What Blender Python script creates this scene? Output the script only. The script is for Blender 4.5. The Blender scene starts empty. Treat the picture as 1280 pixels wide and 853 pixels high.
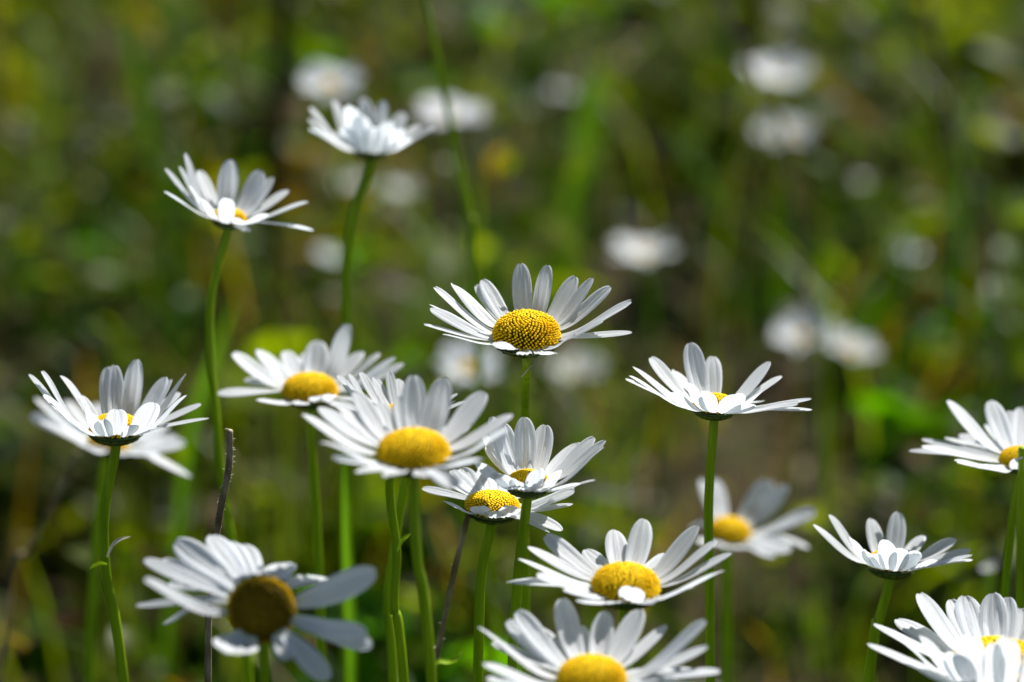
import bpy, math, random
import numpy as np
from mathutils import Vector, Matrix, Quaternion

# ------------------------------------------------------------------ camera, sky, sun
SC = bpy.context.scene
COL = SC.collection
R_ = math.radians
PITCH = R_(20)
CAM = Vector((0, 0, 0.645))
LENS = 105.0
FOCUS = 0.712
cd = bpy.data.cameras.new('camera')
cam = bpy.data.objects.new('camera', cd)
COL.objects.link(cam)
cam.location = CAM
cam.rotation_euler = (math.pi/2 - PITCH, 0, 0)
cd.lens = LENS
cd.sensor_width = 36
cd.clip_start = 0.01
cd.clip_end = 500
cd.dof.use_dof = True
cd.dof.focus_distance = FOCUS
cd.dof.aperture_fstop = 8.0
SC.camera = cam

SUN_AZ, SUN_EL = R_(35), R_(45)
w = bpy.data.worlds.new('World')
SC.world = w
w.use_nodes = True
nt = w.node_tree
bg = nt.nodes['Background']
sky = nt.nodes.new('ShaderNodeTexSky')
sky.sky_type = 'NISHITA'
sky.sun_disc = False
sky.sun_elevation = SUN_EL
sky.sun_rotation = SUN_AZ
nt.links.new(sky.outputs[0], bg.inputs[0])
bg.inputs[1].default_value = 0.052
sd = bpy.data.lights.new('sun', 'SUN')
sd.energy = 5.0
sd.angle = R_(0.53)
sd.color = (1.0, 0.985, 0.955)
sun = bpy.data.objects.new('sun', sd)
COL.objects.link(sun)
sdir = Vector((math.sin(SUN_AZ)*math.cos(SUN_EL), math.cos(SUN_AZ)*math.cos(SUN_EL), math.sin(SUN_EL)))
sun.rotation_euler = (-sdir).to_track_quat('-Z', 'Y').to_euler()
sun.location = sdir*5
vs = SC.view_settings
vs.view_transform = 'Standard'
vs.look = 'None'
vs.exposure = 0.90
vs.gamma = 1.0
SC.cycles.max_bounces = 8
SC.cycles.transparent_max_bounces = 8

# ------------------------------------------------------------------ pixel <-> world helpers
K = 36.0/LENS/1280.0
cR = Vector((1, 0, 0))
cU = Vector((0, math.sin(PITCH), math.cos(PITCH)))
cF = Vector((0, math.cos(PITCH), -math.sin(PITCH)))
def ray(px, py):
    return cR*((px-640)*K) + cU*(-(py-426.5)*K) + cF
def at(px, py, D):
    return CAM + ray(px, py)*D
def on_plane_y(px, py, y):
    r = ray(px, py)
    return CAM + r*((y-CAM.y)/r.y)

# ------------------------------------------------------------------ materials
def mat(name):
    m = bpy.data.materials.new(name)
    m.use_nodes = True
    n = m.node_tree
    n.nodes.clear()
    return m, n, n.nodes, n.links
def N(nodes, t, **kw):
    x = nodes.new(t)
    for k, v in kw.items():
        setattr(x, k, v)
    return x
def leafy(name, col_fn, trans=0.4, rough=0.45, spec=0.5, trans_col=(1, 1, 1), trans_gain=1.0, bump=None):
    """thin vegetable tissue: gloss + diffuse, part of the light passes through"""
    m, n, nd, L = mat(name)
    out = N(nd, 'ShaderNodeOutputMaterial')
    pb = N(nd, 'ShaderNodeBsdfPrincipled')
    pb.inputs['Roughness'].default_value = rough
    pb.inputs['Specular IOR Level'].default_value = spec
    tr = N(nd, 'ShaderNodeBsdfTranslucent')
    mx = N(nd, 'ShaderNodeMixShader')
    mx.inputs[0].default_value = trans
    c = col_fn(n, nd, L)
    L.new(c, pb.inputs['Base Color'])
    mul = N(nd, 'ShaderNodeMix', data_type='RGBA', blend_type='MULTIPLY')
    mul.inputs[0].default_value = 1
    L.new(c, mul.inputs[6])
    mul.inputs[7].default_value = (trans_col[0]*trans_gain, trans_col[1]*trans_gain, trans_col[2]*trans_gain, 1)
    L.new(mul.outputs[2], tr.inputs[0])
    if bump:
        b = bump(n, nd, L)
        L.new(b, pb.inputs['Normal'])
        L.new(b, tr.inputs['Normal'])
    L.new(pb.outputs[0], mx.inputs[1])
    L.new(tr.outputs[0], mx.inputs[2])
    L.new(mx.outputs[0], out.inputs[0])
    return m
def noise_ramp(scale, stops, detail=3, coord='Object', stretch=None):
    def f(n, nd, L):
        tc = N(nd, 'ShaderNodeTexCoord')
        src = tc.outputs[coord]
        if stretch:
            mp = N(nd, 'ShaderNodeMapping')
            mp.inputs['Scale'].default_value = stretch
            L.new(src, mp.inputs[0])
            src = mp.outputs[0]
        ns = N(nd, 'ShaderNodeTexNoise')
        ns.inputs['Scale'].default_value = scale
        ns.inputs['Detail'].default_value = detail
        L.new(src, ns.inputs['Vector'])
        cr = N(nd, 'ShaderNodeValToRGB')
        e = cr.color_ramp.elements
        while len(e) < len(stops):
            e.new(0.5)
        for i, (p, c) in enumerate(stops):
            e[i].position = p
            e[i].color = (c[0], c[1], c[2], 1)
        L.new(ns.outputs[0], cr.inputs[0])
        return cr.outputs[0]
    return f
def attr_noise(attr, amount=0.35, scale=120):
    """colour attribute of the leaf, mottled a little"""
    def f(n, nd, L):
        a = N(nd, 'ShaderNodeAttribute', attribute_name=attr)
        tc = N(nd, 'ShaderNodeTexCoord')
        ns = N(nd, 'ShaderNodeTexNoise')
        ns.inputs['Scale'].default_value = scale
        L.new(tc.outputs['Object'], ns.inputs['Vector'])
        mr = N(nd, 'ShaderNodeMapRange')
        mr.inputs[1].default_value = 0.3
        mr.inputs[2].default_value = 0.7
        mr.inputs[3].default_value = 1-amount
        mr.inputs[4].default_value = 1+amount
        L.new(ns.outputs[0], mr.inputs[0])
        vm = N(nd, 'ShaderNodeVectorMath', operation='SCALE')
        L.new(a.outputs['Color'], vm.inputs[0])
        L.new(mr.outputs[0], vm.inputs['Scale'])
        return vm.outputs[0]
    return f
def streak_bump(strength, dist):
    def f(n, nd, L):
        uv = N(nd, 'ShaderNodeUVMap', uv_map='uv')
        mp = N(nd, 'ShaderNodeMapping')
        mp.inputs['Scale'].default_value = (9, 0.9, 1)
        L.new(uv.outputs[0], mp.inputs[0])
        ns = N(nd, 'ShaderNodeTexNoise')
        ns.inputs['Scale'].default_value = 1.6
        ns.inputs['Detail'].default_value = 3
        L.new(mp.outputs[0], ns.inputs['Vector'])
        b = N(nd, 'ShaderNodeBump')
        b.inputs['Strength'].default_value = strength
        b.inputs['Distance'].default_value = dist
        L.new(ns.outputs[0], b.inputs['Height'])
        return b.outputs[0]
    return f
def petal_col(n, nd, L):
    uv = N(nd, 'ShaderNodeUVMap', uv_map='uv')
    mp = N(nd, 'ShaderNodeMapping')
    mp.inputs['Scale'].default_value = (10, 1.2, 1)
    L.new(uv.outputs[0], mp.inputs[0])
    ns = N(nd, 'ShaderNodeTexNoise')
    ns.inputs['Scale'].default_value = 1.5
    ns.inputs['Detail'].default_value = 3
    L.new(mp.outputs[0], ns.inputs['Vector'])
    cr = N(nd, 'ShaderNodeValToRGB')
    cr.color_ramp.elements[0].position = 0.3
    cr.color_ramp.elements[0].color = (0.74, 0.755, 0.77, 1)
    cr.color_ramp.elements[1].position = 0.62
    cr.color_ramp.elements[1].color = (0.84, 0.85, 0.855, 1)
    L.new(ns.outputs[0], cr.inputs[0])
    # yellowish green claw of the petal
    sp = N(nd, 'ShaderNodeSeparateXYZ')
    L.new(uv.outputs[0], sp.inputs[0])
    mr = N(nd, 'ShaderNodeMapRange')
    mr.inputs[1].default_value = 0.0
    mr.inputs[2].default_value = 0.14
    mr.inputs[3].default_value = 1
    mr.inputs[4].default_value = 0
    L.new(sp.outputs[1], mr.inputs[0])
    mx = N(nd, 'ShaderNodeMix', data_type='RGBA')
    L.new(mr.outputs[0], mx.inputs[0])
    L.new(cr.outputs[0], mx.inputs[6])
    mx.inputs[7].default_value = (0.72, 0.74, 0.50, 1)
    return mx.outputs[2]

M = {}
M['petal'] = leafy('white_petal', petal_col, trans=0.52, rough=0.5, spec=0.3, trans_col=(0.92, 0.965, 1.0), bump=streak_bump(0.7, 0.0004))
def disc_col(n, nd, L):
    a = N(nd, 'ShaderNodeAttribute', attribute_name='tint')
    cr = N(nd, 'ShaderNodeValToRGB')
    cr.color_ramp.interpolation = 'LINEAR'
    e = cr.color_ramp.elements
    e[0].position = 0.0; e[0].color = (0.055, 0.042, 0.003, 1)  # dark foot colour paints the shade in the gaps between florets
    e[1].position = 1.0; e[1].color = (1.0, 0.67, 0.004, 1)
    x = e.new(0.5); x.color = (0.88, 0.53, 0.003, 1)
    L.new(a.outputs['Fac'], cr.inputs[0])
    return cr.outputs[0]
M['disc'] = leafy('yellow_florets', disc_col, trans=0.02, rough=0.7, spec=0.1)
M['stem'] = leafy('green_stem', noise_ramp(18, [(0.3, (0.17, 0.29, 0.004)), (0.7, (0.34, 0.50, 0.012))], stretch=(30, 30, 1.5)), trans=0.22, rough=0.42, spec=0.25)
M['calyx'] = leafy('green_bracts', attr_noise('tint', 0.25, 900), trans=0.12, rough=0.5)
M['dry'] = leafy('dry_stem', noise_ramp(40, [(0.3, (0.08, 0.055, 0.03)), (0.5, (0.20, 0.155, 0.09)), (0.7, (0.40, 0.34, 0.23))], stretch=(6, 6, 2.5)), trans=0.03, rough=0.8, spec=0.06)
M['dark_dry'] = leafy('dark_dead_stalk', noise_ramp(40, [(0.3, (0.014, 0.010, 0.005)), (0.7, (0.04, 0.028, 0.012))]), trans=0.03, rough=0.8, spec=0.05)
M['straw'] = leafy('pale_straw', noise_ramp(60, [(0.3, (0.42, 0.38, 0.24)), (0.7, (0.62, 0.58, 0.42))]), trans=0.2, rough=0.6)
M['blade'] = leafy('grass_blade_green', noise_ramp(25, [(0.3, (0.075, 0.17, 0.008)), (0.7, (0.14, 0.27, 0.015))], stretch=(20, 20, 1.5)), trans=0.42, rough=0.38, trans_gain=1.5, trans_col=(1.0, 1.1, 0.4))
M['cover'] = leafy('ground_leaves', attr_noise('tint', 0.3, 90), trans=0.5, rough=0.40, spec=0.08, trans_col=(1.16, 1.12, 0.03), trans_gain=2.7)
M['grass'] = leafy('grass', attr_noise('tint', 0.25, 60), trans=0.45, rough=0.40, spec=0.12, trans_col=(1.12, 1.12, 0.04), trans_gain=2.2)
M['litter'] = leafy('leaf_litter', attr_noise('tint', 0.35, 150), trans=0.1, rough=0.6, spec=0.3)
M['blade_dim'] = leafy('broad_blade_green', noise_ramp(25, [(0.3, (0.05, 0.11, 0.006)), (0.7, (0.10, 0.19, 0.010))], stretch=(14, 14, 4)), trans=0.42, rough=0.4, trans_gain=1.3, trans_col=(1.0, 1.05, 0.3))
def soil():
    m, n, nd, L = mat('soil')
    out = N(nd, 'ShaderNodeOutputMaterial')
    pb = N(nd, 'ShaderNodeBsdfPrincipled')
    pb.inputs['Roughness'].default_value = 0.95
    pb.inputs['Specular IOR Level'].default_value = 0.15
    c = noise_ramp(14, [(0.3, (0.016, 0.010, 0.004)), (0.52, (0.034, 0.022, 0.007)), (0.72, (0.03, 0.04, 0.006))], detail=8)(n, nd, L)
    L.new(c, pb.inputs['Base Color'])
    tc = N(nd, 'ShaderNodeTexCoord')
    ns = N(nd, 'ShaderNodeTexNoise')
    ns.inputs['Scale'].default_value = 60
    ns.inputs['Detail'].default_value = 8
    L.new(tc.outputs['Object'], ns.inputs['Vector'])
    b = N(nd, 'ShaderNodeBump')
    b.inputs['Distance'].default_value = 0.01
    L.new(ns.outputs[0], b.inputs['Height'])
    L.new(b.outputs[0], pb.inputs['Normal'])
    L.new(pb.outputs[0], out.inputs[0])
    return m
M['soil'] = soil()

# ------------------------------------------------------------------ object helpers
def thing_kind(o):
    o['kind'] = 'thing'
    return o
def tag(o, label=None, cat=None, group=None, kind=None):
    if label: o['label'] = label
    if cat: o['category'] = cat
    if group: o['group'] = group
    if kind: o['kind'] = kind
    return o
def empty(name, loc, label, cat, group=None):
    o = bpy.data.objects.new(name, None)
    o.empty_display_size = 0.01
    COL.objects.link(o)
    o.location = loc
    return tag(o, label, cat, group)
def mesh(name, verts, faces, material, smooth=True, uvs=None, tint=None):
    me = bpy.data.meshes.new(name)
    me.from_pydata([tuple(v) for v in verts], [], faces)
    me.materials.append(material)
    if uvs is not None:
        ul = me.uv_layers.new(name='uv')
        li = np.empty(len(me.loops), dtype=np.int32)
        me.loops.foreach_get('vertex_index', li)
        ul.data.foreach_set('uv', np.asarray(uvs, dtype=np.float32)[li].ravel())
    if tint is not None:
        tint = np.asarray(tint, dtype=np.float32)
        if tint.ndim == 1:
            at_ = me.attributes.new('tint', 'FLOAT', 'POINT')
            at_.data.foreach_set('value', tint)
        else:
            at_ = me.attributes.new('tint', 'FLOAT_COLOR', 'POINT')
            at_.data.foreach_set('color', np.concatenate([tint, np.ones((len(tint), 1), np.float32)], 1).ravel())
    if smooth:
        me.polygons.foreach_set('use_smooth', np.ones(len(me.polygons), dtype=bool))
    me.update()
    return me
def link(name, me, parent=None, loc=None, rot=None, scale=None):
    o = bpy.data.objects.new(name, me)
    COL.objects.link(o)
    if parent is not None:
        o.parent = parent
    if loc is not None: o.location = loc
    if rot is not None:
        o.rotation_mode = 'QUATERNION'
        o.rotation_quaternion = rot
    if scale is not None: o.scale = (scale,)*3 if not hasattr(scale, '__len__') else scale
    return o

# ------------------------------------------------------------------ shape builders
def petal_geo(B, T, n, outd, width, bend=0.05, roll=0.0, cup=0.16, rng=random, nu=9, nv=15, tipdroop=0.0):
    """one ray floret: from B to T, n = axis of the head, outd = outward direction at the base"""
    Lg = (T-B).length
    d = (T-B).normalized()
    P1 = B + outd*Lg*0.33 + n*Lg*bend
    P2 = T - d*Lg*0.33 + n*Lg*(bend*0.6 + tipdroop)
    pts, tans = [], []
    ts = [1-(1-i/(nv-1))**1.35 for i in range(nv)]
    for t in ts:
        a = 1-t
        pts.append(B*a**3 + P1*3*a*a*t + P2*3*a*t*t + T*t**3)
        tans.append(((P1-B)*3*a*a + (P2-P1)*6*a*t + (T-P2)*3*t*t).normalized())
    ref = outd.cross(n).normalized()
    V, UV = [], []
    ph = rng.uniform(0, 6.28)
    tw = rng.uniform(-0.25, 0.25)
    asym = rng.uniform(-0.05, 0.05)
    teeth = [rng.uniform(0, 0.035) for _ in range(3)]
    wob = rng.uniform(0.01, 0.05)
    for i, t in enumerate(ts):
        tg = tans[i]
        s = (ref - tg*ref.dot(tg)).normalized()
        s = Quaternion(tg, roll + tw*t) @ s
        nn = s.cross(tg).normalized()
        if nn.dot(n) < 0 and abs(roll) < 1: nn = -nn
        wf = 0.40 + 0.60*math.sin(min(t/0.66, 1)*math.pi/2)
        if t > 0.62:
            wf *= math.sqrt(max(0.0, 1-((t-0.62)/0.385)**2.4))
        hw = width*0.5*wf
        for j in range(nu):
            u = -1 + 2*j/(nu-1)
            z = cup*hw*(u*u)*(1.1-0.5*t) + hw*0.10*math.cos(3*math.pi*u)*min(1, t*4)
            z += math.sin(ph + t*5 + u*1.5)*width*wob
            back = 0.0
            if t > 0.8:
                k = (t-0.8)/0.2
                tooth = teeth[min(2, int((u+1)/2*2.999))]
                back = k*Lg*(tooth*0.5 + 0.022*(1+math.cos(3*math.pi*u))*0.5*0.8)
            V.append(pts[i] + s*(hw*(u+asym*t)) + nn*z - tg*back)
            UV.append((u*0.5+0.5 + ph, t))
    F = []
    for i in range(nv-1):
        for j in range(nu-1):
            a = i*nu+j
            F.append((a, a+1, a+nu+1, a+nu))
    return V, F, UV

def tube_geo(path, radii, sides=8, ridge=0.0):
    V, F = [], []
    prev = None
    for i, p in enumerate(path):
        if i == 0: t = path[1]-path[0]
        elif i == len(path)-1: t = path[-1]-path[-2]
        else: t = path[i+1]-path[i-1]
        t = t.normalized()
        a = Vector((1, 0, 0)) if prev is None else prev
        x = (a - t*a.dot(t)).normalized()
        prev = x
        y = t.cross(x)
        for k in range(sides):
            an = 2*math.pi*k/sides
            r = radii[i]*(1 + (ridge if k % 2 else -ridge))
            V.append(p + x*math.cos(an)*r + y*math.sin(an)*r)
    for i in range(len(path)-1):
        for k in range(sides):
            a = i*sides+k; b = i*sides+(k+1) % sides
            F.append((a, b, b+sides, a+sides))
    F.append(tuple(range(sides))[::-1])
    F.append(tuple((len(path)-1)*sides+k for k in range(sides)))
    return V, F
def smooth_path(pts, n=8):
    out = []
    P = [pts[0]+(pts[0]-pts[1])] + list(pts) + [pts[-1]+(pts[-1]-pts[-2])]
    for i in range(1, len(P)-2):
        p0, p1, p2, p3 = P[i-1], P[i], P[i+1], P[i+2]
        for k in range(n):
            t = k/n
            out.append(0.5*((2*p1) + (p2-p0)*t + (2*p0-5*p1+4*p2-p3)*t*t + (3*p1-p0-3*p2+p3)*t**3))
    out.append(P[-2])
    return out

def disc_mesh(n_flor, hfrac, seed, knob=1.0, centre_shade=0.0):
    """dome of disc florets, unit radius"""
    rng = random.Random(seed)
    V, F, T = [], [], []
    # dome below the florets
    NU, NV = 28, 9
    for i in range(NV+1):
        ph = i/NV*math.pi/2
        for j in range(NU):
            th = 2*math.pi*j/NU
            r = math.sin(ph)*0.93
            V.append((r*math.cos(th), r*math.sin(th), math.cos(ph)*hfrac*0.93))
            T.append(0.0)
    for i in range(NV):
        for j in range(NU):
            a = i*NU+j; b = i*NU+(j+1) % NU
            F.append((a, b, b+NU, a+NU))
    ga = math.pi*(3-math.sqrt(5))
    s = math.sqrt(2*math.pi*(0.5+0.5*hfrac)/n_flor)
    for i in range(n_flor):
        f = (i+0.5)/n_flor
        cz = 1-(f+rng.uniform(-0.5, 0.5)*0.9/n_flor*math.sqrt(i+1)*0.12)*1.04
        sz = math.sqrt(max(0, 1-cz*cz))
        th = i*ga + rng.gauss(0, 0.12)*s/max(0.15, sz)
        p = Vector((sz*math.cos(th), sz*math.sin(th), cz*hfrac))
        nn = Vector((p.x*hfrac, p.y*hfrac, p.z/hfrac)).normalized()
        nn = (nn + Vector((rng.uniform(-.12, .12), rng.uniform(-.12, .12), rng.uniform(-.05, .05)))).normalized()
        x = nn.orthogonal().normalized(); y = nn.cross(x)
        open_ = f > 0.25
        hh = (0.035+0.055*min(1, f/0.5))*knob*rng.uniform(0.8, 1.25)
        r0 = s*0.26; r1 = s*(0.60-0.20*min(1, f/0.55))*rng.uniform(0.9, 1.08)
        base = p - nn*0.05
        b0 = len(V)
        k = 1 - centre_shade*max(0.0, 1-(f/0.92)**6)  # shade of a disc turned from the sun, painted into its central florets
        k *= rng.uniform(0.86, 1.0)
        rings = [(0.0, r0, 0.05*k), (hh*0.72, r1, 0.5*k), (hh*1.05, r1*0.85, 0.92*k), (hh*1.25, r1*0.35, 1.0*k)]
        for (h, r, tt) in rings:
            for k in range(6):
                an = k*math.pi/3
                V.append(base + nn*(0.05+h) + x*r*math.cos(an) + y*r*math.sin(an))
                T.append(min(1, tt*rng.uniform(0.92, 1.08)))
        for q in range(3):
            for k in range(6):
                a = b0+q*6+k; b = b0+q*6+(k+1) % 6
                F.append((a, b, b+6, a+6))
        F.append(tuple(b0+18+k for k in range(6)))
    return mesh('flower_disc', V, F, M['disc'], True, tint=T)
def calyx_mesh(seed):
    """shallow bowl of overlapping bracts, unit radius at the rim, rim at z=0"""
    rng = random.Random(seed)
    V, F, T = [], [], []
    prof = [(0.13, -0.50), (0.17, -0.42), (0.34, -0.36), (0.62, -0.29), (0.86, -0.17), (0.97, -0.05), (0.9, 0.0), (0.0, 0.01)]
    NU = 24
    for (r, z) in prof:
        for j in range(NU):
            th = 2*math.pi*j/NU
            V.append((r*math.cos(th), r*math.sin(th), z)); T.append((0.06, 0.11, 0.015))
    for i in range(len(prof)-1):
        for j in range(NU):
            a = i*NU+j; b = i*NU+(j+1) % NU
            F.append((a, b, b+NU, a+NU))
    for row, (r0, z0, r1, z1, cnt) in enumerate([(0.25, -0.41, 0.72, -0.30, 12), (0.5, -0.36, 0.93, -0.17, 16), (0.75, -0.26, 1.05, -0.02, 20)]):
        for k in range(cnt):
            th = 2*math.pi*(k+0.5*row)/cnt + rng.uniform(-.04, .04)
            er = Vector((math.cos(th), math.sin(th), 0)); et = Vector((-math.sin(th), math.cos(th), 0))
            a = er*r0+Vector((0, 0, z0)); b = er*r1*rng.uniform(0.97, 1.04)+Vector((0, 0, z1))
            nrm = et.cross(b-a).normalized()
            if nrm.z > 0: nrm = -nrm
            wd = math.pi*r1/cnt*1.25
            b0 = len(V)
            for q in range(5):
                t = q/4
                wq = wd*(1, 1.05, 0.95, 0.7, 0.12)[q]
                c = a.lerp(b, t)
                for u in (-1, -0.55, 0.55, 1):
                    V.append(c + et*wq*u + nrm*(0.03+0.02*(1-u*u)))
                    edge = abs(u) > 0.9 or q == 4
                    T.append((0.045, 0.03, 0.012) if edge else (0.15, 0.25, 0.04))
            for q in range(4):
                for u in range(3):
                    i0 = b0+q*4+u
                    F.append((i0, i0+1, i0+5, i0+4))
    return mesh('calyx', V, F, M['calyx'], True, tint=T)
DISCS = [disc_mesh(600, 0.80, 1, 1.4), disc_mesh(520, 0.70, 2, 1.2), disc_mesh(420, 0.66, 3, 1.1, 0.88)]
FARDISC = disc_mesh(90, 0.6, 4, 1.2)
CALYX = [calyx_mesh(1), calyx_mesh(2)]

def stem_part(root, pts, r_top, r_bot, name='stem', material='stem', ridge=0.06, flare=True):
    o = root.location
    path = smooth_path([p - o for p in pts], 7)
    n = len(path)
    rad = []
    for i in range(n):
        t = i/(n-1)
        r = r_top + (r_bot-r_top)*t
        if flare and i < 2: r *= (1.35, 1.12)[i]
        rad.append(r)
    V, F = tube_geo(path, rad, 10, ridge)
    return link(name, mesh(name, V, F, M[material]), root)
def stem_points(head, pix, depth_y=None, lean=0.0):
    """way-points from pixels in the vertical plane through the head, then on to the ground"""
    y = head.y if depth_y is None else depth_y
    pts = [head]
    for (px, py) in pix:
        pts.append(on_plane_y(px, py, y+lean))
    y += lean
    d = pts[-1]-pts[-2]
    slope = max(-0.25, min(0.25, d.x/d.z if abs(d.z) > 1e-5 else 0))
    z = pts[-1].z
    if z > 0.12:
        pts.append(Vector((pts[-1].x - slope*0.55*(z*0.5), y, z*0.5)))
    pts.append(Vector((pts[-1].x - slope*0.2*pts[-1].z, y, -0.004)))
    return pts

def daisy(label, zoom, D, centre, disc_r, R, tips, tilt=(0, -0.12), stem=(), wmul=1.0, dome=1, stem_r=(0.00095, 0.0013), seed=0, cupn=0.16, discz=1.0, lean=0.0, ptilt=None):
    """zoom=(x0,y0,scale) of the enlarged crop the coordinates were read from; R, disc_r in its pixels"""
    rng = random.Random(seed*77+5)
    x0, y0, sc = zoom
    Z = lambda x, y: (x0+x/sc, y0+y/sc)
    cpx = Z(*centre)
    C = at(cpx[0], cpx[1], D)
    m_per = K*D/sc
    r_d = disc_r*m_per
    Rm = R*m_per
    n = Vector((tilt[0], tilt[1], 1)).normalized()
    neck = C - n*r_d*0.50
    pts = stem_points(neck, stem, lean=lean)
    # first stretch follows the axis of the head
    pts.insert(1, neck - n*r_d*0.35 + (pts[1]-neck).normalized()*r_d*0.2)
    root = empty('daisy', pts[-1].copy() + Vector((0, 0, 0.004)), label, 'flower', 'oxeye daisies in bloom')
    o = root.location
    rot = Vector((0, 0, 1)).rotation_difference(n)
    spin = Quaternion((0, 0, 1), rng.uniform(0, 6.28))
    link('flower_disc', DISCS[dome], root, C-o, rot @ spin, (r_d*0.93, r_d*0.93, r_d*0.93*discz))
    link('calyx', CALYX[seed % 2], root, C-o-n*0.0006, rot @ spin, r_d*1.0)
    wdef = 0.0050*wmul*(Rm/0.0245)**0.5
    for i, tp in enumerate(tips):
        tx, ty, side = tp[:3]
        wf = tp[3] if len(tp) > 3 else 1.0
        lf = tp[4] if len(tp) > 4 else 1.0
        bend = tp[5] if len(tp) > 5 else (rng.uniform(-0.13, -0.03) if side == 'b' else rng.uniform(0.0, 0.07))
        up = max(0.0, 1-abs(tx-centre[0])/(0.75*R))   # rear petals stand up more than the side ones
        if len(tp) <= 5 and side == 'b': bend *= up
        roll = tp[6] if len(tp) > 6 else rng.uniform(-0.22, 0.22)
        rr = ray(*Z(tx, ty))
        e = rr.normalized()
        oc = CAM - C
        b = oc.dot(e)
        rad = Rm*lf*(rng.uniform(0.97, 1.03))*(1-0.07*up if side == 'b' else 1)
        disc = b*b - (oc.dot(oc) - rad*rad)
        if disc < 0: s = -b
        else: s = -b + (math.sqrt(disc) if side == 'b' else -math.sqrt(disc))
        T = CAM + e*s
        v = T-C
        pn = Vector((ptilt[0], ptilt[1], 1)).normalized() if (ptilt and side == 'f') else (Vector((0, -0.35, 1)).normalized() if ptilt else n)
        od = v - pn*v.dot(pn)
        if od.length < 1e-5: od = Vector((0, -1, 0))
        od.normalize()
        Bp = C + od*r_d*0.88 + n*r_d*rng.uniform(-0.07, 0.02)
        if (T-Bp).length < r_d*0.5: continue
        V, F, UV = petal_geo(Bp-o, T-o, pn, od, wdef*wf*rng.uniform(0.93, 1.07), bend, roll, cupn, rng)
        link('petal', mesh('petal', V, F, M['petal'], True, uvs=UV), root)
    stem_part(root, pts, stem_r[0]*D/0.712, stem_r[1])
    return root

# ------------------------------------------------------------------ ground
def value_noise(x, y, seed):
    r = np.random.RandomState(seed)
    out = np.zeros_like(x)
    for k in range(7):
        a = r.uniform(0, 6.28); f = r.uniform(2.0, 9.0); p = r.uniform(0, 6.28)
        out += np.sin((x*math.cos(a)+y*math.sin(a))*f + p)
    return out/7
def ground():
    # fine mesh near the flowers, coarse to the horizon
    xs = np.concatenate([np.linspace(-200, -4, 10), np.linspace(-3.5, 3.5, 90), np.linspace(4, 200, 10)])
    ys = np.concatenate([np.linspace(-200, -3, 10), np.linspace(-2.5, 6.5, 110), np.linspace(8, 200, 12)])
    X, Y = np.meshgrid(xs, ys)
    Zz = 0.012*value_noise(X, Y, 3)*np.exp(-((X/4)**2)) + 0.006*value_noise(X*5, Y*5, 4)
    V = np.stack([X.ravel(), Y.ravel(), Zz.ravel()-0.012], 1)
    nx = len(xs)
    F = [(j*nx+i, j*nx+i+1, (j+1)*nx+i+1, (j+1)*nx+i) for j in range(len(ys)-1) for i in range(nx-1)]
    o = link('ground', mesh('ground', V, F, M['soil']))
    tag(o, kind='structure')
ground()

# ---- uncountable low vegetation, numpy batches
def build_stuff(name, V, quads, tint, material, label):
    me = bpy.data.meshes.new(name)
    nv, nf = len(V), len(quads)
    me.vertices.add(nv)
    me.vertices.foreach_set('co', V.astype(np.float32).ravel())
    me.loops.add(nf*4)
    me.loops.foreach_set('vertex_index', quads.astype(np.int32).ravel())
    me.polygons.add(nf)
    me.polygons.foreach_set('loop_start', np.arange(0, nf*4, 4, dtype=np.int32))
    me.polygons.foreach_set('loop_total', np.full(nf, 4, dtype=np.int32))
    me.polygons.foreach_set('use_smooth', np.ones(nf, dtype=bool))
    me.materials.append(M[material])
    a = me.attributes.new('tint', 'FLOAT_COLOR', 'POINT')
    a.data.foreach_set('color', np.concatenate([tint, np.ones((nv, 1))], 1).astype(np.float32).ravel())
    me.update(calc_edges=True)
    me.validate()
    o = link(name, me)
    tag(o, label, None, None, 'stuff')
    return o
def leaf_batch(P, az, pitch, length, width, roll, tint, seed, fold=0.25, droop=0.35):
    """leaves of 4 rows x 3 columns; P base points"""
    n = len(P)
    rows = np.array([0, 0.3, 0.65, 1.0]); ws = np.array([0.25, 0.95, 0.85, 0.08])
    fx = np.cos(az)*np.cos(pitch); fy = np.sin(az)*np.cos(pitch); fz = np.sin(pitch)
    f = np.stack([fx, fy, fz], 1)
    s = np.stack([-np.sin(az), np.cos(az), np.zeros(n)], 1)
    u = np.cross(f, s)
    u = -u
    u = np.where(u[:, 2:3] < 0, -u, u)
    s2 = s*np.cos(roll)[:, None] + u*np.sin(roll)[:, None]
    u2 = -s*np.sin(roll)[:, None] + u*np.cos(roll)[:, None]
    V = np.zeros((n, 4, 3, 3))
    for i, (t, w_) in enumerate(zip(rows, ws)):
        c = P + f*(length*t)[:, None] - np.array([0, 0, 1.0])*(length*droop*t*t)[:, None]
        for j, q in enumerate((-1, 0, 1)):
            V[:, i, j] = c + s2*(width*0.5*w_*q)[:, None] + u2*(width*0.5*w_*fold*abs(q))[:, None]
    Q = []
    for i in range(3):
        for j in range(2):
            a = i*3+j
            Q.append((a, a+1, a+4, a+3))
    Q = np.array(Q)
    quads = (np.arange(n)[:, None, None]*12 + Q[None]).reshape(-1, 4)
    T = np.repeat(tint, 12, axis=0)
    return V.reshape(-1, 3), quads, T
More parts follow.
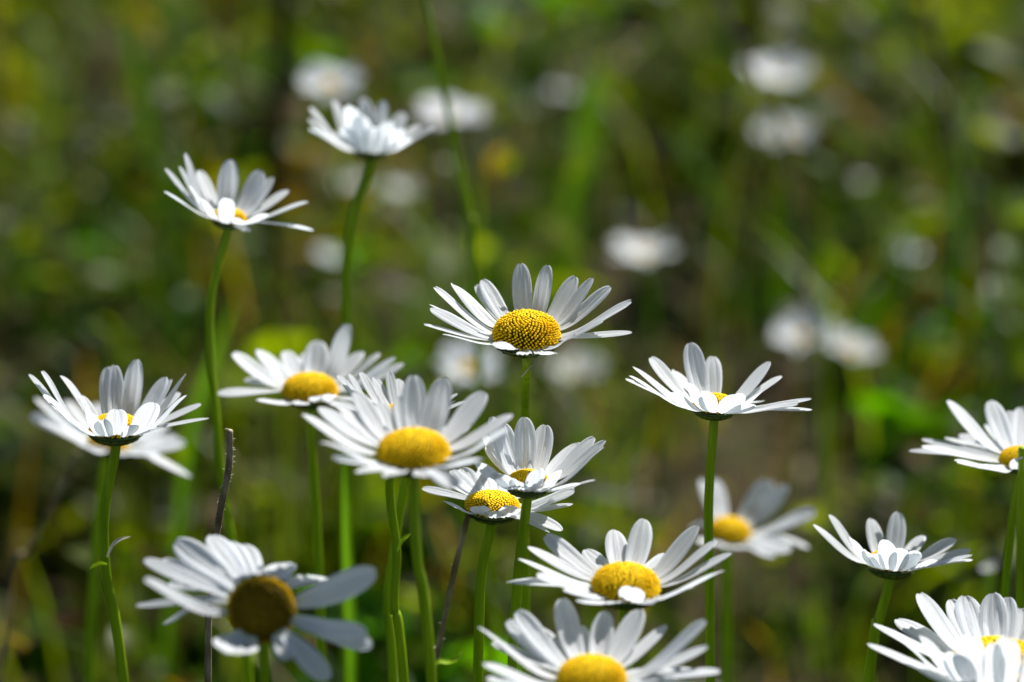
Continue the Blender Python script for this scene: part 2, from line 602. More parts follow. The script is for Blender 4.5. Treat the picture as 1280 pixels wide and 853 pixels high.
def blade_batch(P, az, lean, length, width, tint):
    n = len(P); S = 6
    V = np.zeros((n, S, 2, 3))
    side = np.stack([-np.sin(az), np.cos(az), np.zeros(n)], 1)
    for i in range(S):
        t = i/(S-1)
        hor = lean*length*t**1.8
        up = length*t*np.sqrt(np.maximum(0.05, 1-(lean*0.75*t)**2))
        c = P + np.stack([np.cos(az)*hor, np.sin(az)*hor, up], 1)
        wd = width*0.5*(1-t**2.2*0.93)
        V[:, i, 0] = c - side*wd[:, None]
        V[:, i, 1] = c + side*wd[:, None]
    Q = np.array([(2*i, 2*i+1, 2*i+3, 2*i+2) for i in range(S-1)])
    quads = (np.arange(n)[:, None, None]*(2*S) + Q[None]).reshape(-1, 4)
    return V.reshape(-1, 3), quads, np.repeat(tint, 2*S, axis=0)

rs = np.random.RandomState(11)
GREENS = 0.74*np.array([[0.034, 0.072, 0.003], [0.060, 0.104, 0.004], [0.092, 0.130, 0.004], [0.030, 0.088, 0.003], [0.080, 0.108, 0.006], [0.070, 0.088, 0.016]])
DRY = np.array([[0.11, 0.065, 0.012], [0.17, 0.115, 0.03], [0.07, 0.04, 0.010], [0.14, 0.10, 0.012]])
def spread(n, x0, x1, y0, y1):
    return np.stack([rs.uniform(x0, x1, n), rs.uniform(y0, y1, n)], 1)
def ground_cover():
    # rosettes and leafy sprigs in clumps, gaps of bare soil between them
    nc = 3300
    cc = spread(nc*2, -1.8, 1.8, -0.4, 5.0)
    keep = value_noise(cc[:, 0]*4.0, cc[:, 1]*3.0, 21) > -0.13
    cc = cc[keep][:nc]
    nc = len(cc)
    per = rs.randint(12, 34, nc)
    idx = np.repeat(np.arange(nc), per)
    n = len(idx)
    spreadr = rs.uniform(0.015, 0.055, nc)[idx]
    ht = rs.gamma(2.0, 0.030, nc)*(1+1.6*value_noise(cc[:, 0]*3.2, cc[:, 1]*3.2, 44))
    az = rs.uniform(0, 2*math.pi, n)
    rr = spreadr*np.sqrt(rs.uniform(0, 1, n))
    P = np.stack([cc[idx, 0]+rr*np.cos(az), cc[idx, 1]+rr*np.sin(az), np.clip(ht[idx]*rs.uniform(0.1, 1.2, n), 0.002, 0.20)], 1)
    length = rs.uniform(0.014, 0.034, n)*rs.uniform(0.6, 1.9, nc)[idx]
    width = length*rs.uniform(0.35, 0.8, nc)[idx]
    base = GREENS[rs.randint(0, len(GREENS), nc)]*rs.uniform(0.45, 1.7, (nc, 1))
    patch = value_noise(cc[:, 0]*2.2, cc[:, 1]*2.2, 33)[idx][:, None]
    warm = np.clip(patch*2.2, 0, 1)
    tint = base[idx]*rs.uniform(0.85, 1.15, (n, 1))
    tint = tint*(1-warm*0.55) + np.array([0.070, 0.066, 0.005])*warm*0.45
    dry = rs.uniform(0, 1, n) < np.where(rs.uniform(0, 1, nc)[idx] < 0.12, 0.5, 0.04)
    tint[dry] = DRY[rs.randint(0, 4, dry.sum())]*0.6
    V, Q, T = leaf_batch(P, az+rs.uniform(-.9, .9, n), rs.uniform(-0.5, 1.1, n), length, width, rs.uniform(-0.7, 0.7, n), tint, 1)
    build_stuff('ground_cover', V, Q, T, 'cover', 'low broad leaved green weeds covering the meadow soil')
def grass():
    n = 30000
    c = spread(900, -1.8, 1.8, -0.3, 5.0)
    idx = rs.randint(0, 900, n)
    loose = rs.uniform(0, 1, n) < 0.25
    P = np.concatenate([c[idx]+rs.normal(0, 0.022, (n, 2)), np.zeros((n, 1))], 1)
    P[loose, :2] = spread(loose.sum(), -1.8, 1.8, -0.3, 5.0)
    length = rs.uniform(0.04, 0.13, n)*rs.uniform(0.6, 1.3, 900)[idx]
    tall = (P[:, 1] > 1.05) & (rs.uniform(0, 1, n) < 0.22)
    length = np.where(tall, rs.uniform(0.12, 0.26, n), length)
    base = GREENS[rs.randint(0, 4, 900)][idx]*rs.uniform(0.8, 1.3, (n, 1))
    d = rs.uniform(0, 1, n) < 0.12
    base[d] = DRY[rs.randint(0, 4, d.sum())]*1.3
    V, Q, T = blade_batch(P, rs.uniform(0, 6.28, n), rs.uniform(0.1, 1.0, n), length, rs.uniform(0.0016, 0.004, n), base)
    build_stuff('grass', V, Q, T, 'grass', 'short green grass growing through the weeds')
def litter():
    n = 9000
    P = np.concatenate([spread(n, -1.8, 1.8, -0.4, 5.0), rs.uniform(0.001, 0.02, (n, 1))], 1)
    tint = DRY[rs.randint(0, 4, n)]*rs.uniform(0.3, 0.9, (n, 1))
    length = rs.uniform(0.008, 0.035, n)
    V, Q, T = leaf_batch(P, rs.uniform(0, 6.28, n), rs.uniform(-0.2, 0.5, n), length, length*rs.uniform(0.15, 0.6, n), rs.uniform(-0.5, 0.5, n), tint, 2)
    build_stuff('leaf_litter', V, Q, T, 'litter', 'brown dead leaves and stalks lying on the soil')
ground_cover(); grass(); litter()

# ------------------------------------------------------------------ the daisies near the focus
Z2 = (180, 170, 5.333); Z1 = (360, 60, 4.265); Z3 = (510, 310, 4.267); Z4 = (20, 430, 4.738)
Z5 = (260, 380, 3.2); Z6 = (520, 500, 4.265); Z7 = (770, 410, 4.923); Z8 = (160, 640, 3.765)
Y1 = (620, 630, 3.827); Y2 = (840, 580, 6.095); Y3 = (1000, 620, 3.66); Y4 = (1110, 480, 5.33)
b, f = 'b', 'f'

daisy('sharp open daisy standing free at the centre, grainy yellow disc fully shown', Z3, 0.712, (632, 474), 172, 560,
  [(600, 80, b, 1.0), (745, 90, b, 1.0), (897, 148, b, .95), (987, 155, b, 1.0), (1082, 205, b, .85), (1198, 280, b, .9), (1172, 312, f, .7),
   (1200, 450, f, .55, 1, .0), (1045, 390, f, .6, .8, 0.0), (895, 462, f, .8, .9, .0), (780, 560, f, .8, .9, -.03), (470, 503, f, .8, .9, .0), (620, 560, f, .8, .8, -.04),
   (180, 460, f, .7, 1, .0), (80, 408, f, .5, 1, .02), (108, 300, b, .95), (112, 328, f, .85), (138, 205, b, 1.1), (230, 188, b, 1.15), (360, 195, b, .7), (397, 165, b, .95)],
  tilt=(0, -0.05), stem=[(657, 520), (656, 660), (657, 760)], lean=0.034, wmul=0.92, dome=0, seed=1, stem_r=(0.00095, 0.0012))
daisy('blurred daisy standing highest at the left, two slivers of yellow between its petals', Z2, 0.775, (570, 555), 110, 520,
  [(270, 112, b, 1), (232, 200, b, .6), (138, 215, b, .6), (370, 225, b, 1.1), (572, 153, b, 1.15), (555, 412, f, .9, .72), (130, 368, f, .7), (782, 230, b, 1.15), (858, 272, b, .9),
   (962, 358, b, .8), (1098, 438, f, 1.2), (1135, 632, f, .9), (690, 640, f, .7, .6), (390, 420, f, .9, .7), (300, 330, f, .8, .85), (650, 560, f, .8, .6), (820, 520, f, .8, .75)],
  tilt=(0.18, 0.05), stem=[(264, 370), (263, 450), (269, 510), (277, 600), (296, 720), (311, 853)], seed=2)
daisy('blurred white daisy at the top with its yellow disc hidden by upright petals', Z1, 0.845, (440, 545), 92, 400,
  [(112, 315, b, 1), (108, 380, f, 1), (112, 430, f, .9), (245, 280, b, 1), (330, 305, f, 1.2), (410, 262, b, 1), (505, 282, b, 1), (615, 342, b, .9), (785, 428, f, .9),
   (700, 412, b, 1), (530, 390, f, 1.1, .8), (380, 360, f, 1.2, .9), (650, 480, f, 1, .9), (250, 450, f, 1, .9), (450, 420, f, 1, .7), (600, 430, f, 1, .8), (300, 420, f, 1, .8)],
  tilt=(0, 0.12), stem=[(441, 270), (433, 330), (432, 400), (431, 600)], seed=3, wmul=1.1, stem_r=(0.0012, 0.0013))
daisy('daisy at the left with a dark stem and upright petals, in front of another bloom', Z4, 0.728, (590, 515), 150, 560,
  [(72, 175, b, .7), (150, 155, b, .8), (262, 185, b, .8, 1, .22), (385, 300, b, 1, .7), (540, 130, b, 1.1), (585, 122, b, .9), (715, 88, b, 1.1), (885, 195, b, 1), (920, 208, b, .8),
   (1012, 172, b, .8), (1012, 300, f, .8), (970, 285, b, .8), (1098, 355, b, .65), (1150, 440, f, .6), (158, 298, f, .7), (195, 350, f, .8, .9), (595, 385, f, 1.1, .62), (815, 345, f, 1.25, .8),
   (430, 400, f, .8, .7), (500, 450, f, .9, .6), (900, 485, f, .8, .8), (300, 430, f, .8, .8), (700, 480, f, .9, .6)],
  tilt=(0.02, 0.13), stem=[(131, 640), (133, 720), (155, 853)], seed=4, wmul=.98, stem_r=(0.00115, 0.0013))
daisy('blurred daisy tucked under and behind the daisy at the left, right petals drooping', Z4, 0.865, (545, 590), 115, 480,
  [(108, 320, b, 1.1), (82, 420, f, 1.2), (1005, 590, f, 1.2), (1045, 790, f, 1.1, 1.1), (140, 460, f, 1, .95), (330, 570, f, 1.1, .8), (460, 640, f, 1, .7), (850, 650, f, 1.1, .9),
   (300, 330, b, 1), (480, 350, b, 1), (700, 400, b, 1), (900, 480, b, 1), (700, 650, f, 1, .7), (950, 540, b, 1)],
  tilt=(0.22, 0.0), stem=[(119, 700), (113, 853)], seed=5, wmul=1.1, stem_r=(0.0012, 0.0014))
daisy('daisy with tall rear petals and bulging yellow disc, behind left of the large bloom', Z5, 0.785, (408, 354), 108, 355,
  [(98, 195, b, 1.2), (148, 300, b, .9), (200, 180, b, 1.2), (35, 358, f, 1.1), (200, 390, f, 1, .9), (310, 185, b, 1.1), (440, 145, b, 1.3), (390, 190, b, .9), (560, 78, b, 1.2),
   (615, 190, b, 1.2), (690, 195, b, 1), (752, 212, b, .9), (785, 240, b, 1), (495, 362, f, .9, .62), (440, 372, f, .8, .5), (360, 405, f, .9, .7), (700, 400, f, 1, .9), (600, 430, f, 1, .8), (250, 250, b, .9)],
  tilt=(0.03, 0.0), stem=[(394, 620), (399, 720), (402, 853)], seed=6, wmul=1.05)
daisy('daisy almost wholly hidden behind the large front bloom, only its narrow rear petal tips showing', Z5, 0.725, (770, 450), 75, 275,
  [(515, 285, b, .8), (560, 278, b, .8), (610, 272, b, .8), (665, 292, b, .8), (725, 268, b, .7), (765, 298, b, .8), (1000, 358, b, .45), (990, 388, f, .45), (1038, 388, f, .45), (880, 400, b, .8), (640, 420, f, .8), (900, 500, f, .8), (750, 500, f, .8, .7)],
  tilt=(0, 0.05), stem=[(487, 605), (496, 690), (493, 760), (505, 853)], seed=7)
daisy('large soft daisy in front, widest bloom of the central cluster', Z5, 0.643, (822, 603), 142, 455,
  [(372, 440, b, 1.15), (438, 412, b, 1.1), (452, 555, f, 1.1), (590, 350, b, 1.25), (685, 390, b, 1), (762, 362, b, .9), (822, 282, b, 1.3), (945, 292, b, 1.3), (880, 398, b, .8),
   (1108, 350, b, 1.35), (1218, 440, b, 1.3), (1200, 500, f, 1.2), (600, 675, f, 1.2, .9), (720, 690, f, 1.1, .8), (990, 738, f, 1.1, .95, .1), (1090, 620, f, 1.2, .95), (870, 690, f, 1, .7),
   (520, 400, b, 1), (500, 620, f, 1, .95), (1040, 470, b, 1)],
  tilt=(0.0, 0.0), stem=[(522, 700), (540, 853)], seed=8, wmul=0.88, stem_r=(0.0011, 0.0013))
daisy('sharp daisy right of the large front bloom with one petal curled over its disc', Z6, 0.702, (595, 452), 112, 490,
  [(400, 85, b, 1), (470, 125, b, .9), (578, 88, b, 1.15), (692, 128, b, 1.15), (862, 225, b, 1.1), (952, 195, b, .9), (1012, 213, b, .9), (1003, 247, f, .9), (645, 368, f, 1.1, .62, .0),
   (765, 375, f, .8, .7), (330, 330, f, 1.2, .9), (385, 235, b, 1), (430, 390, f, 1.1, .75), (540, 430, f, 1, .55), (958, 428, f, .5), (880, 445, f, .8, .9), (360, 180, b, .9), (700, 470, f, .8, .6)],
  tilt=(0.02, 0.06), stem=[(650, 700), (645, 760), (640, 853)], seed=9, wmul=.98, stem_r=(0.00115, 0.0013))
daisy('lowest daisy of the central cluster with flat disc and two right petals bent down', Z6, 0.716, (408, 568), 142, 450,
  [(30, 468, b, .8), (148, 540, f, .8), (120, 400, b, .9), (190, 372, b, 1.0), (242, 360, b, 1.1), (355, 365, b, 1), (430, 392, b, .8), (478, 420, b, .8), (882, 445, b, 1), (850, 482, f, 1.2),
   (838, 558, f, .8), (782, 700, f, 1, 1, .12), (708, 708, f, .8, 1, .1), (335, 566, f, 1.2, .5), (510, 566, f, 1.2, .5), (420, 596, f, 1.2, .5), (560, 420, b, .9), (680, 420, b, 1)],
  tilt=(0.05, -0.02), stem=[(602, 720), (598, 853)], seed=10, wmul=.95, stem_r=(0.00115, 0.0013), discz=.7)
daisy('sharp daisy on the right with wide petal gaps and a long thin dark stem', Z7, 0.722, (607, 492), 128, 585,
  [(455, 88, b, 1.15), (595, 168, b, 1.0), (212, 178, b, 1.05), (355, 258, b, .9), (98, 235, b, 1), (82, 293, f, .8), (52, 312, f, .6), (948, 203, b, .85), (1018, 295, b, .8),
   (915, 380, f, 1, .75), (1208, 436, b, .6), (1132, 465, f, 1.1), (1210, 505, f, .6), (565, 392, f, .9, .6), (748, 405, f, 1.2, .7), (452, 340, f, .8, .8), (912, 447, b, .6), (330, 400, f, .9, .85), (840, 470, f, .9, .75)],
  tilt=(0.02, 0.12), stem=[(886, 640), (888, 853)], seed=11, wmul=.98, stem_r=(0.00105, 0.00125))
daisy('daisy cut off by the right edge, upper of the two there, disc half showing', Y4, 0.752, (880, 515), 135, 720,
  [(398, 108, b, 1.1), (480, 335, b, .9), (378, 358, b, .7), (222, 368, b, .6), (218, 420, f, 1), (130, 445, f, .5), (678, 108, b, 1.15), (798, 178, b, .8), (895, 148, b, 1.1), (648, 265, b, .5),
   (1130, 180, b, 1), (1330, 260, b, 1), (1500, 380, b, 1), (1500, 520, f, 1), (870, 490, f, .9, .5), (1050, 620, f, 1, .7), (600, 560, f, 1, .75), (450, 520, f, 1, .9), (1250, 600, f, 1, .8)],
  tilt=(0.0, 0.0), stem=[(1266, 650), (1256, 743), (1250, 853)], seed=12)
daisy('daisy low right of centre with broad domed disc and short cupped front petal', Y1, 0.672, (620, 402), 160, 540,
  [(235, 148, b, 1.15), (425, 215, b, .9), (565, 122, b, 1.15), (712, 72, b, 1.15), (800, 235, b, .8), (962, 103, b, 1.15), (1058, 175, b, .9), (1128, 232, b, .8), (1092, 320, f, .9),
   (940, 402, f, .9, .8), (150, 203, b, 1), (102, 262, b, .8), (45, 375, f, 1.1), (192, 345, f, 1.1, .85), (395, 470, f, .9, .8), (655, 398, f, 1.3, .5, -.02), (560, 478, f, .9, .6), (330, 420, f, 1, .85), (770, 470, f, 1, .6)],
  tilt=(0.05, 0.0), stem=[(780, 790), (785, 853)], seed=13, wmul=0.92, stem_r=(0.0011, 0.0013))
daisy('daisy cut off by the bottom edge, rays fanned high round a bright half disc', Y1, 0.640, (458, 845), 160, 580,
  [(-88, 585, b, 1), (98, 508, b, 1.2), (48, 555, b, 1), (205, 595, b, 1), (315, 448, b, 1.3), (412, 580, b, .8), (522, 512, b, 1.2), (692, 502, b, 1.2), (815, 578, b, .9), (1008, 553, b, 1.2),
   (1018, 680, b, 1), (945, 790, b, .8), (1080, 800, f, 1), (-65, 770, f, 1.1), (-50, 840, f, 1), (-20, 660, b, .9), (1060, 900, f, 1), (300, 1000, f, 1, .9), (480, 1020, f, 1, .8), (680, 1000, f, 1, .8), (860, 980, f, 1, .9), (120, 960, f, 1, .9)],
  tilt=(0.0, 0.0), stem=[(742, 980)], seed=14, wmul=0.88)
daisy('blurred daisy behind the long thin stem on the right, petals curling down', Y2, 0.885, (440, 525), 155, 590,
  [(225, 115, b, .9), (335, 112, b, 1), (745, 128, b, 1.6), (882, 160, b, 1.1), (1095, 362, f, 1.2), (1055, 645, f, 1.2, 1, .14), (905, 665, f, 1.4, .9, .1), (775, 712, f, 1.1, .8), (400, 640, f, 1, .7),
   (140, 480, b, 1, .8), (200, 600, f, 1, .75), (560, 640, f, .9, .7)],
  tilt=(0.12, -0.16), stem=[(909, 760), (908, 853)], seed=15, wmul=1.05, stem_r=(0.0013, 0.0014))
daisy('small daisy low on the right, green calyx showing below its raised petals', Y3, 0.735, (415, 318), 105, 385,
  [(132, 83, b, 1), (57, 130, b, .85), (325, 102, b, 1.05), (452, 73, b, 1.1), (400, 203, f, 1.15, .85), (558, 182, b, 1.1), (535, 250, f, .9, .7), (712, 193, b, 1.1), (782, 245, b, .8),
   (792, 272, f, .5), (795, 295, f, .8), (535, 262, f, 1, .65), (468, 240, f, 1, .7), (345, 262, f, .9, .6), (230, 190, f, .9, .9), (300, 250, f, .9, .7), (620, 290, f, .9, .75)],
  tilt=(0.05, 0.18), stem=[(1098, 780), (1086, 853)], seed=16, wmul=1.0, stem_r=(0.0012, 0.0013))
daisy('crowded daisy in the bottom right corner with many overlapping petals before its disc', Y3, 0.672, (905, 805), 212, 630,
  [(545, 442, b, 1.3), (438, 560, b, 1.2), (332, 583, b, .9), (400, 610, f, 1), (305, 680, f, .8), (555, 810, f, .9, .8), (690, 468, b, 1.1), (752, 452, b, 1.2), (882, 442, b, 1.2), (952, 460, b, 1),
   (1015, 510, b, 1), (775, 632, f, 1.1, .68, .0, .3), (893, 672, f, .95, .6), (955, 640, f, 1.15, .68, .04, -.3), (1150, 450, b, 1.1), (1290, 520, b, 1.1), (1400, 600, b, 1), (1450, 700, f, 1), (1180, 660, f, 1, .7), (1300, 820, f, 1, .8),
   (650, 620, b, 1), (560, 640, f, 1.1, .9), (820, 560, b, 1), (1095, 640, f, 1.2, .7), (700, 715, f, 1.1, .7, .05, .4), (620, 560, b, 1), (860, 600, b, 1.1)],
  tilt=(0.0, 0.06), stem=[(1245, 960)], seed=17, wmul=1.0)
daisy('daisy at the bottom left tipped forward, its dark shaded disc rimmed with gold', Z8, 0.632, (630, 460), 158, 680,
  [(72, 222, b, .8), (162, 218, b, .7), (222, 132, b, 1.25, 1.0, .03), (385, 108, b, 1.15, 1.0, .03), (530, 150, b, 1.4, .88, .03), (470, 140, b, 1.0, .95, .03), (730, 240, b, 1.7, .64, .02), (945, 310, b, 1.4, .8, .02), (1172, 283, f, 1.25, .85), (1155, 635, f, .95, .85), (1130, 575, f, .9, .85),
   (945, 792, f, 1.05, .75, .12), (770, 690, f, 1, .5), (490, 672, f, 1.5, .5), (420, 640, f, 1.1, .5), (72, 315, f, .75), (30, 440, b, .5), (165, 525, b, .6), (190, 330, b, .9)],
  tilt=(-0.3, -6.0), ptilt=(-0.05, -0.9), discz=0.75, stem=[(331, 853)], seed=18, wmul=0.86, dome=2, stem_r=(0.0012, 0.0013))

# ------------------------------------------------------------------ stems and blades one can tell apart
def single_stem(name, label, cat, pix, D, r_top, r_bot, material='stem', group=None, tip=False, hairs=0, seed=1):
    top = at(pix[0][0], pix[0][1], D)
    pts = stem_points(top, pix[1:])
    root = thing_kind(empty(name, pts[-1]+Vector((0, 0, 0.004)), label, cat, group))
    o = root.location
    path = smooth_path([p-o for p in pts], 12)
    n = len(path)
    rng = random.Random(seed)
    rad = [(r_top+(r_bot-r_top)*i/(n-1))*(0.25 if (tip and i == 0) else 1)*(1+(rng.uniform(-.09, .09) if hairs else 0)) for i in range(n)]
    V, F = tube_geo(path, rad, 9, 0.05)
    link('stem', mesh('stem', V, F, M[material]), root)
    if hairs:
        HV, HF = [], []
        for k in range(hairs):
            i = rng.randint(0, int(n*0.6))
            p = path[i]; a = rng.uniform(0, 6.28)
            d = Vector((math.cos(a), math.sin(a), rng.uniform(0.0, 0.6))).normalized()
            q = p + d*(rad[i]+rng.uniform(0.0002, 0.0009))
            v, f_ = tube_geo([p, p.lerp(q, .5)+Vector((0, 0, .0002)), q], [0.00014, 0.0001, 0.00004], 4)
            b0 = len(HV); HV += v; HF += [tuple(x+b0 for x in ff) for ff in f_]
        link('bristles', mesh('bristles', HV, HF, M['straw']), root)
    return root
single_stem('dead_twig', 'rough grey brown dead stem rising behind the tipped forward daisy at the left', 'stem', [(287, 538), (286, 585), (272, 660), (263, 760), (260, 853)], 0.705, 0.00085, 0.0009, 'dry', 'dead stems', hairs=90, seed=3)
single_stem('dead_twig', 'thin dark dead stem leaning right below the low sharp daisy of the cluster', 'stem', [(592, 612), (586, 640), (568, 715), (545, 825), (538, 870)], 0.735, 0.0007, 0.0008, 'dry', 'dead stems', hairs=60, seed=4)
single_stem('dead_twig', 'faint curved brown stem under the blurred bloom at the left edge', 'stem', [(98, 565), (62, 640), (35, 690), (12, 745)], 0.93, 0.0006, 0.0011, 'dry', 'dead stems', seed=5)
single_stem('dead_twig', 'wide dark brown blurred stem against the top edge, left of the highest bloom', 'stem', [(362, -60), (352, 60), (345, 160), (340, 260)], 1.75, 0.0055, 0.006, 'dark_dry', 'dead stems', seed=6)
single_stem('daisy_plant', 'thick green stem close to the left of the bloom cluster foot, its head hidden', 'stem', [(520, 562), (505, 610), (494, 680), (484, 760), (492, 853)], 0.745, 0.0011, 0.0013, 'stem', 'green stems without visible heads')
single_stem('daisy_plant', 'green stem against the right edge, beside the stalk of the cut off upper daisy', 'stem', [(1278, 560), (1277, 620), (1275, 757), (1274, 860)], 0.74, 0.001, 0.0012, 'stem', 'green stems without visible heads')
single_stem('tall_grass', 'long blurred green grass stem sloping down from the top edge past the highest bloom', 'grass stem', [(515, -70), (533, 10), (548, 80), (566, 170), (588, 280), (592, 330)], 0.93, 0.0008, 0.0015, 'stem')
single_stem('tall_grass', 'short dark grass stem entering from the top edge above two distant white blooms', 'grass stem', [(885, -90), (903, 0), (925, 55), (950, 110), (985, 200)], 1.25, 0.0011, 0.0012, 'dry')
single_stem('tall_grass', 'faint dark grass stem slanting across the upper right corner', 'grass stem', [(1150, -60), (1172, 60), (1195, 180), (1240, 330)], 1.35, 0.0011, 0.0013, 'dry')
def blade_obj(label, pix, D, width, material='blade', name='tall_grass', yaw=0.3):
    top = at(pix[0][0], pix[0][1], D)
    pts = stem_points(top, pix[1:])
    root = thing_kind(empty(name, pts[-1]+Vector((0, 0, 0.004)), label, 'grass', 'broad grass blades'))
    path = smooth_path([p-root.location for p in pts], 8)
    n = len(path); V = []; F = []; UV = []
    for i, p in enumerate(path):
        t = i/(n-1)
        wd = width*0.5*min(1, 0.05+2.2*t**0.8)*(1-0.35*t)
        a = yaw+0.8*t
        s = Vector((math.cos(a), math.sin(a), 0)); nn = Vector((-math.sin(a), math.cos(a), 0))
        for u in (-1, -.5, 0, .5, 1):
            V.append(p + s*wd*u + nn*wd*0.35*abs(u)); UV.append((u, t))
    for i in range(n-1):
        for j in range(4):
            a = i*5+j; F.append((a, a+1, a+6, a+5))
    link('leaf_blade', mesh('leaf_blade', V, F, M[material], uvs=UV), root)
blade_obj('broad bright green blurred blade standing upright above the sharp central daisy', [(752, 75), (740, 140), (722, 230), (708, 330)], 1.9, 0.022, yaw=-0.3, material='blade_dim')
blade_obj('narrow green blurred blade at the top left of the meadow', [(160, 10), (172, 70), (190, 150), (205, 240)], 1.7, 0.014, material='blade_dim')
blade_obj('yellow green blurred blade left of the dead stem, behind the left daisies', [(292, 380), (262, 470), (240, 560)], 1.2, 0.008)
blade_obj('long green blade rising at the foot of the cluster between two daisy stalks', [(430, 575), (434, 680), (440, 790), (442, 900)], 0.86, 0.0042, yaw=0.1)

def small_leaf(name, label, cat, P, D1, mat_, parent=None):
    """little narrow leaf along pixel way-points at depth D1"""
    pts = [at(x, y, D1) for (x, y) in P]
    o = parent.location if parent else pts[0]
    path = smooth_path([p-o for p in pts], 6)
    n = len(path); V = []; F = []
    for i, p in enumerate(path):
        t = i/(n-1)
        wd = 0.00055*math.sin(math.pi*min(1, 0.12+0.86*t))+0.0001
        tg = (path[min(n-1, i+1)]-path[max(0, i-1)]).normalized()
        s = tg.cross(cF).normalized()*0.6 + cF*0.6
        s = (s-tg*s.dot(tg)).normalized()
        u2 = tg.cross(s)
        for u in (-1, 0, 1):
            V.append(p+s*wd*u+u2*wd*0.4*abs(u))
    for i in range(n-1):
        for j in range(2):
            a = i*3+j; F.append((a, a+1, a+4, a+3))
    ob = link(name, mesh(name, V, F, M[mat_]), parent, None if parent else o)
    if not parent: tag(ob, label, cat)
    return ob
def find(lbl):
    return [q for q in bpy.data.objects if q.get('label', '').startswith(lbl)][0]
left = find('daisy at the left with a dark stem')
small_leaf('stem_leaf', None, None, [(134, 697), (141, 683), (150, 675), (163, 671)], 0.732, 'straw', left)
small_leaf('stem_leaf', None, None, [(134, 705), (126, 703), (118, 706), (112, 711)], 0.732, 'stem', left)
front = find('large soft daisy in front')
small_leaf('stem_leaf', None, None, [(537, 838), (548, 828), (562, 828), (574, 822), (578, 814)], 0.668, 'stem', front)
hid = find('daisy almost wholly hidden')
small_leaf('stem_leaf', None, None, [(497, 690), (503, 677), (509, 671), (515, 667)], 0.735, 'stem', hid)
p0, p1 = at(651.8, 471.5, 0.7085), at(669.5, 454, 0.712)
sv, sf = tube_geo([p0-p0, (p1-p0)*.5+Vector((0, 0, .0004)), p1-p0], [0.0002, 0.00018, 0.0001], 5)
tag(link('straw_fibre', mesh('straw_fibre', sv, sf, M['straw']), None, p0), 'tiny pale straw fibre clinging to the stem of the sharp central daisy', 'fibre')

# ------------------------------------------------------------------ distant daisies, far out of focus
def proto_petals(k):
    rng = random.Random(500+k)
    out = []
    nn = 17+k
    for i in range(nn):
        a = 2*math.pi*(i+rng.uniform(-.25, .25))/nn
        el = rng.uniform(0.10, 0.55)
        od = Vector((math.cos(a), math.sin(a), 0))
        L = rng.uniform(0.86, 1.05)
        T = od*L*math.cos(el)+Vector((0, 0, L*math.sin(el)))
        V, F, UV = petal_geo(od*0.2, T, Vector((0, 0, 1)), od, 0.32, rng.uniform(.02, .1), rng.uniform(-.2, .2), 0.16, rng, 5, 9)
        out.append(mesh('petal', V, F, M['petal'], True, uvs=UV))
    return out
PP = [proto_petals(0), proto_petals(2), proto_petals(3)]
def far_daisy(px, py, wpx, D, label, tilt=(0, -0.1), k=0):
    C = at(px, py, D)
    R = wpx*K*D/2
    n = Vector((tilt[0], tilt[1], 1)).normalized()
    rng = random.Random(int(px*7+py))
    base = Vector((C.x+rng.uniform(-.02, .02), C.y+rng.uniform(-.01, .02), 0))
    root = empty('daisy', base, label, 'flower', 'distant blurred daisies')
    rot = Vector((0, 0, 1)).rotation_difference(n) @ Quaternion((0, 0, 1), rng.uniform(0, 6.28))
    link('flower_disc', FARDISC, root, C-base, rot, R*0.23)
    link('calyx', CALYX[0], root, C-base, rot, R*0.24)
    for me in PP[k % 3]:
        link('petal', me, root, C-base, rot, R)
    stem_part(root, [C-n*R*.14, C.lerp(base, .5)+Vector((rng.uniform(-.006, .006), 0, 0)), base-Vector((0, 0, .004))], 0.0009, 0.0013)
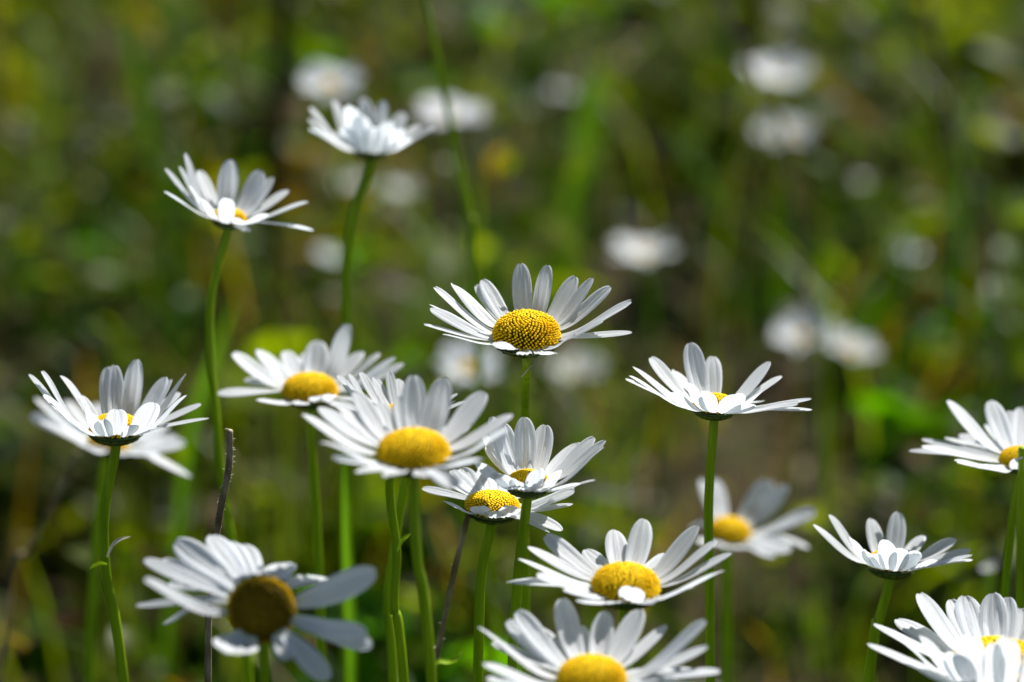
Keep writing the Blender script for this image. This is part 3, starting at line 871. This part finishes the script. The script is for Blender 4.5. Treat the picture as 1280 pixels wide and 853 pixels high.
for i, a in enumerate([
    (412, 108, 88, 1.35, 'distant soft white daisy just left above the highest blurred bloom', (0.1, -0.3)),
    (562, 150, 105, 1.45, 'distant pale daisy right of the highest bloom, crossed by the sloping grass stem', (-0.1, -0.05)),
    (972, 100, 100, 1.75, 'upper of two distant white daisies stacked in the upper right', (0.05, -0.1)),
    (980, 170, 86, 1.9, 'lower of two distant white daisies stacked in the upper right', (0.0, -0.15)),
    (803, 320, 92, 1.6, 'distant blurred daisy above right of the sharp central daisy', (0, -0.05)),
    (1005, 424, 88, 1.5, 'distant daisy of a touching pair, left and brighter one, above the sharp right daisy', (-0.1, -0.2)),
    (1062, 440, 80, 1.5, 'distant daisy of a touching pair, right and dimmer one', (0.15, -0.05)),
    (585, 462, 92, 1.2, 'blurred daisy with orange tinted disc below left petals of the sharp central daisy', (0, -0.35)),
    (720, 468, 84, 1.6, 'dim blurred daisy right of the central daisy stem', (0, 0.0)),
    (500, 240, 52, 1.9, 'small dim daisy right of the highest bloom stem', (0.1, 0.0)),
    (440, 232, 48, 1.85, 'small dim daisy directly under the highest bloom, at its stem', (-0.1, 0.1)),
    (412, 325, 52, 1.7, 'small dim daisy left of the highest bloom stem, lower down', (0.2, 0.1)),
    (1085, 232, 42, 2.2, 'tiny faint daisy in the upper right beyond the stacked pair', (0.1, 0.2)),
    (1140, 320, 56, 1.9, 'faint daisy at the right, under the tiny one', (0.1, 0.1)),
    (1160, 286, 26, 2.0, 'tiny blurred daisy added as a bright highlight, right edge side, above another tiny one', (-0.1, -0.2)),  # small daisy added in place of a blurred specular glint
    (1241, 372, 26, 1.7, 'tiny blurred daisy added as a pale highlight near the right edge, lower of two', (0.1, -0.2)),  # likewise added, stands in for a glint
    (700, 118, 44, 2.3, 'faint grey daisy at the top, left of the broad blurred blade tip', (0.1, 0.25)),
    (1237, 712, 26, 0.98, 'tiny cream half open daisy bud beside the stalks at the lower right edge', (-0.3, 0.1)),
  ]):
    far_daisy(*a, k=i)
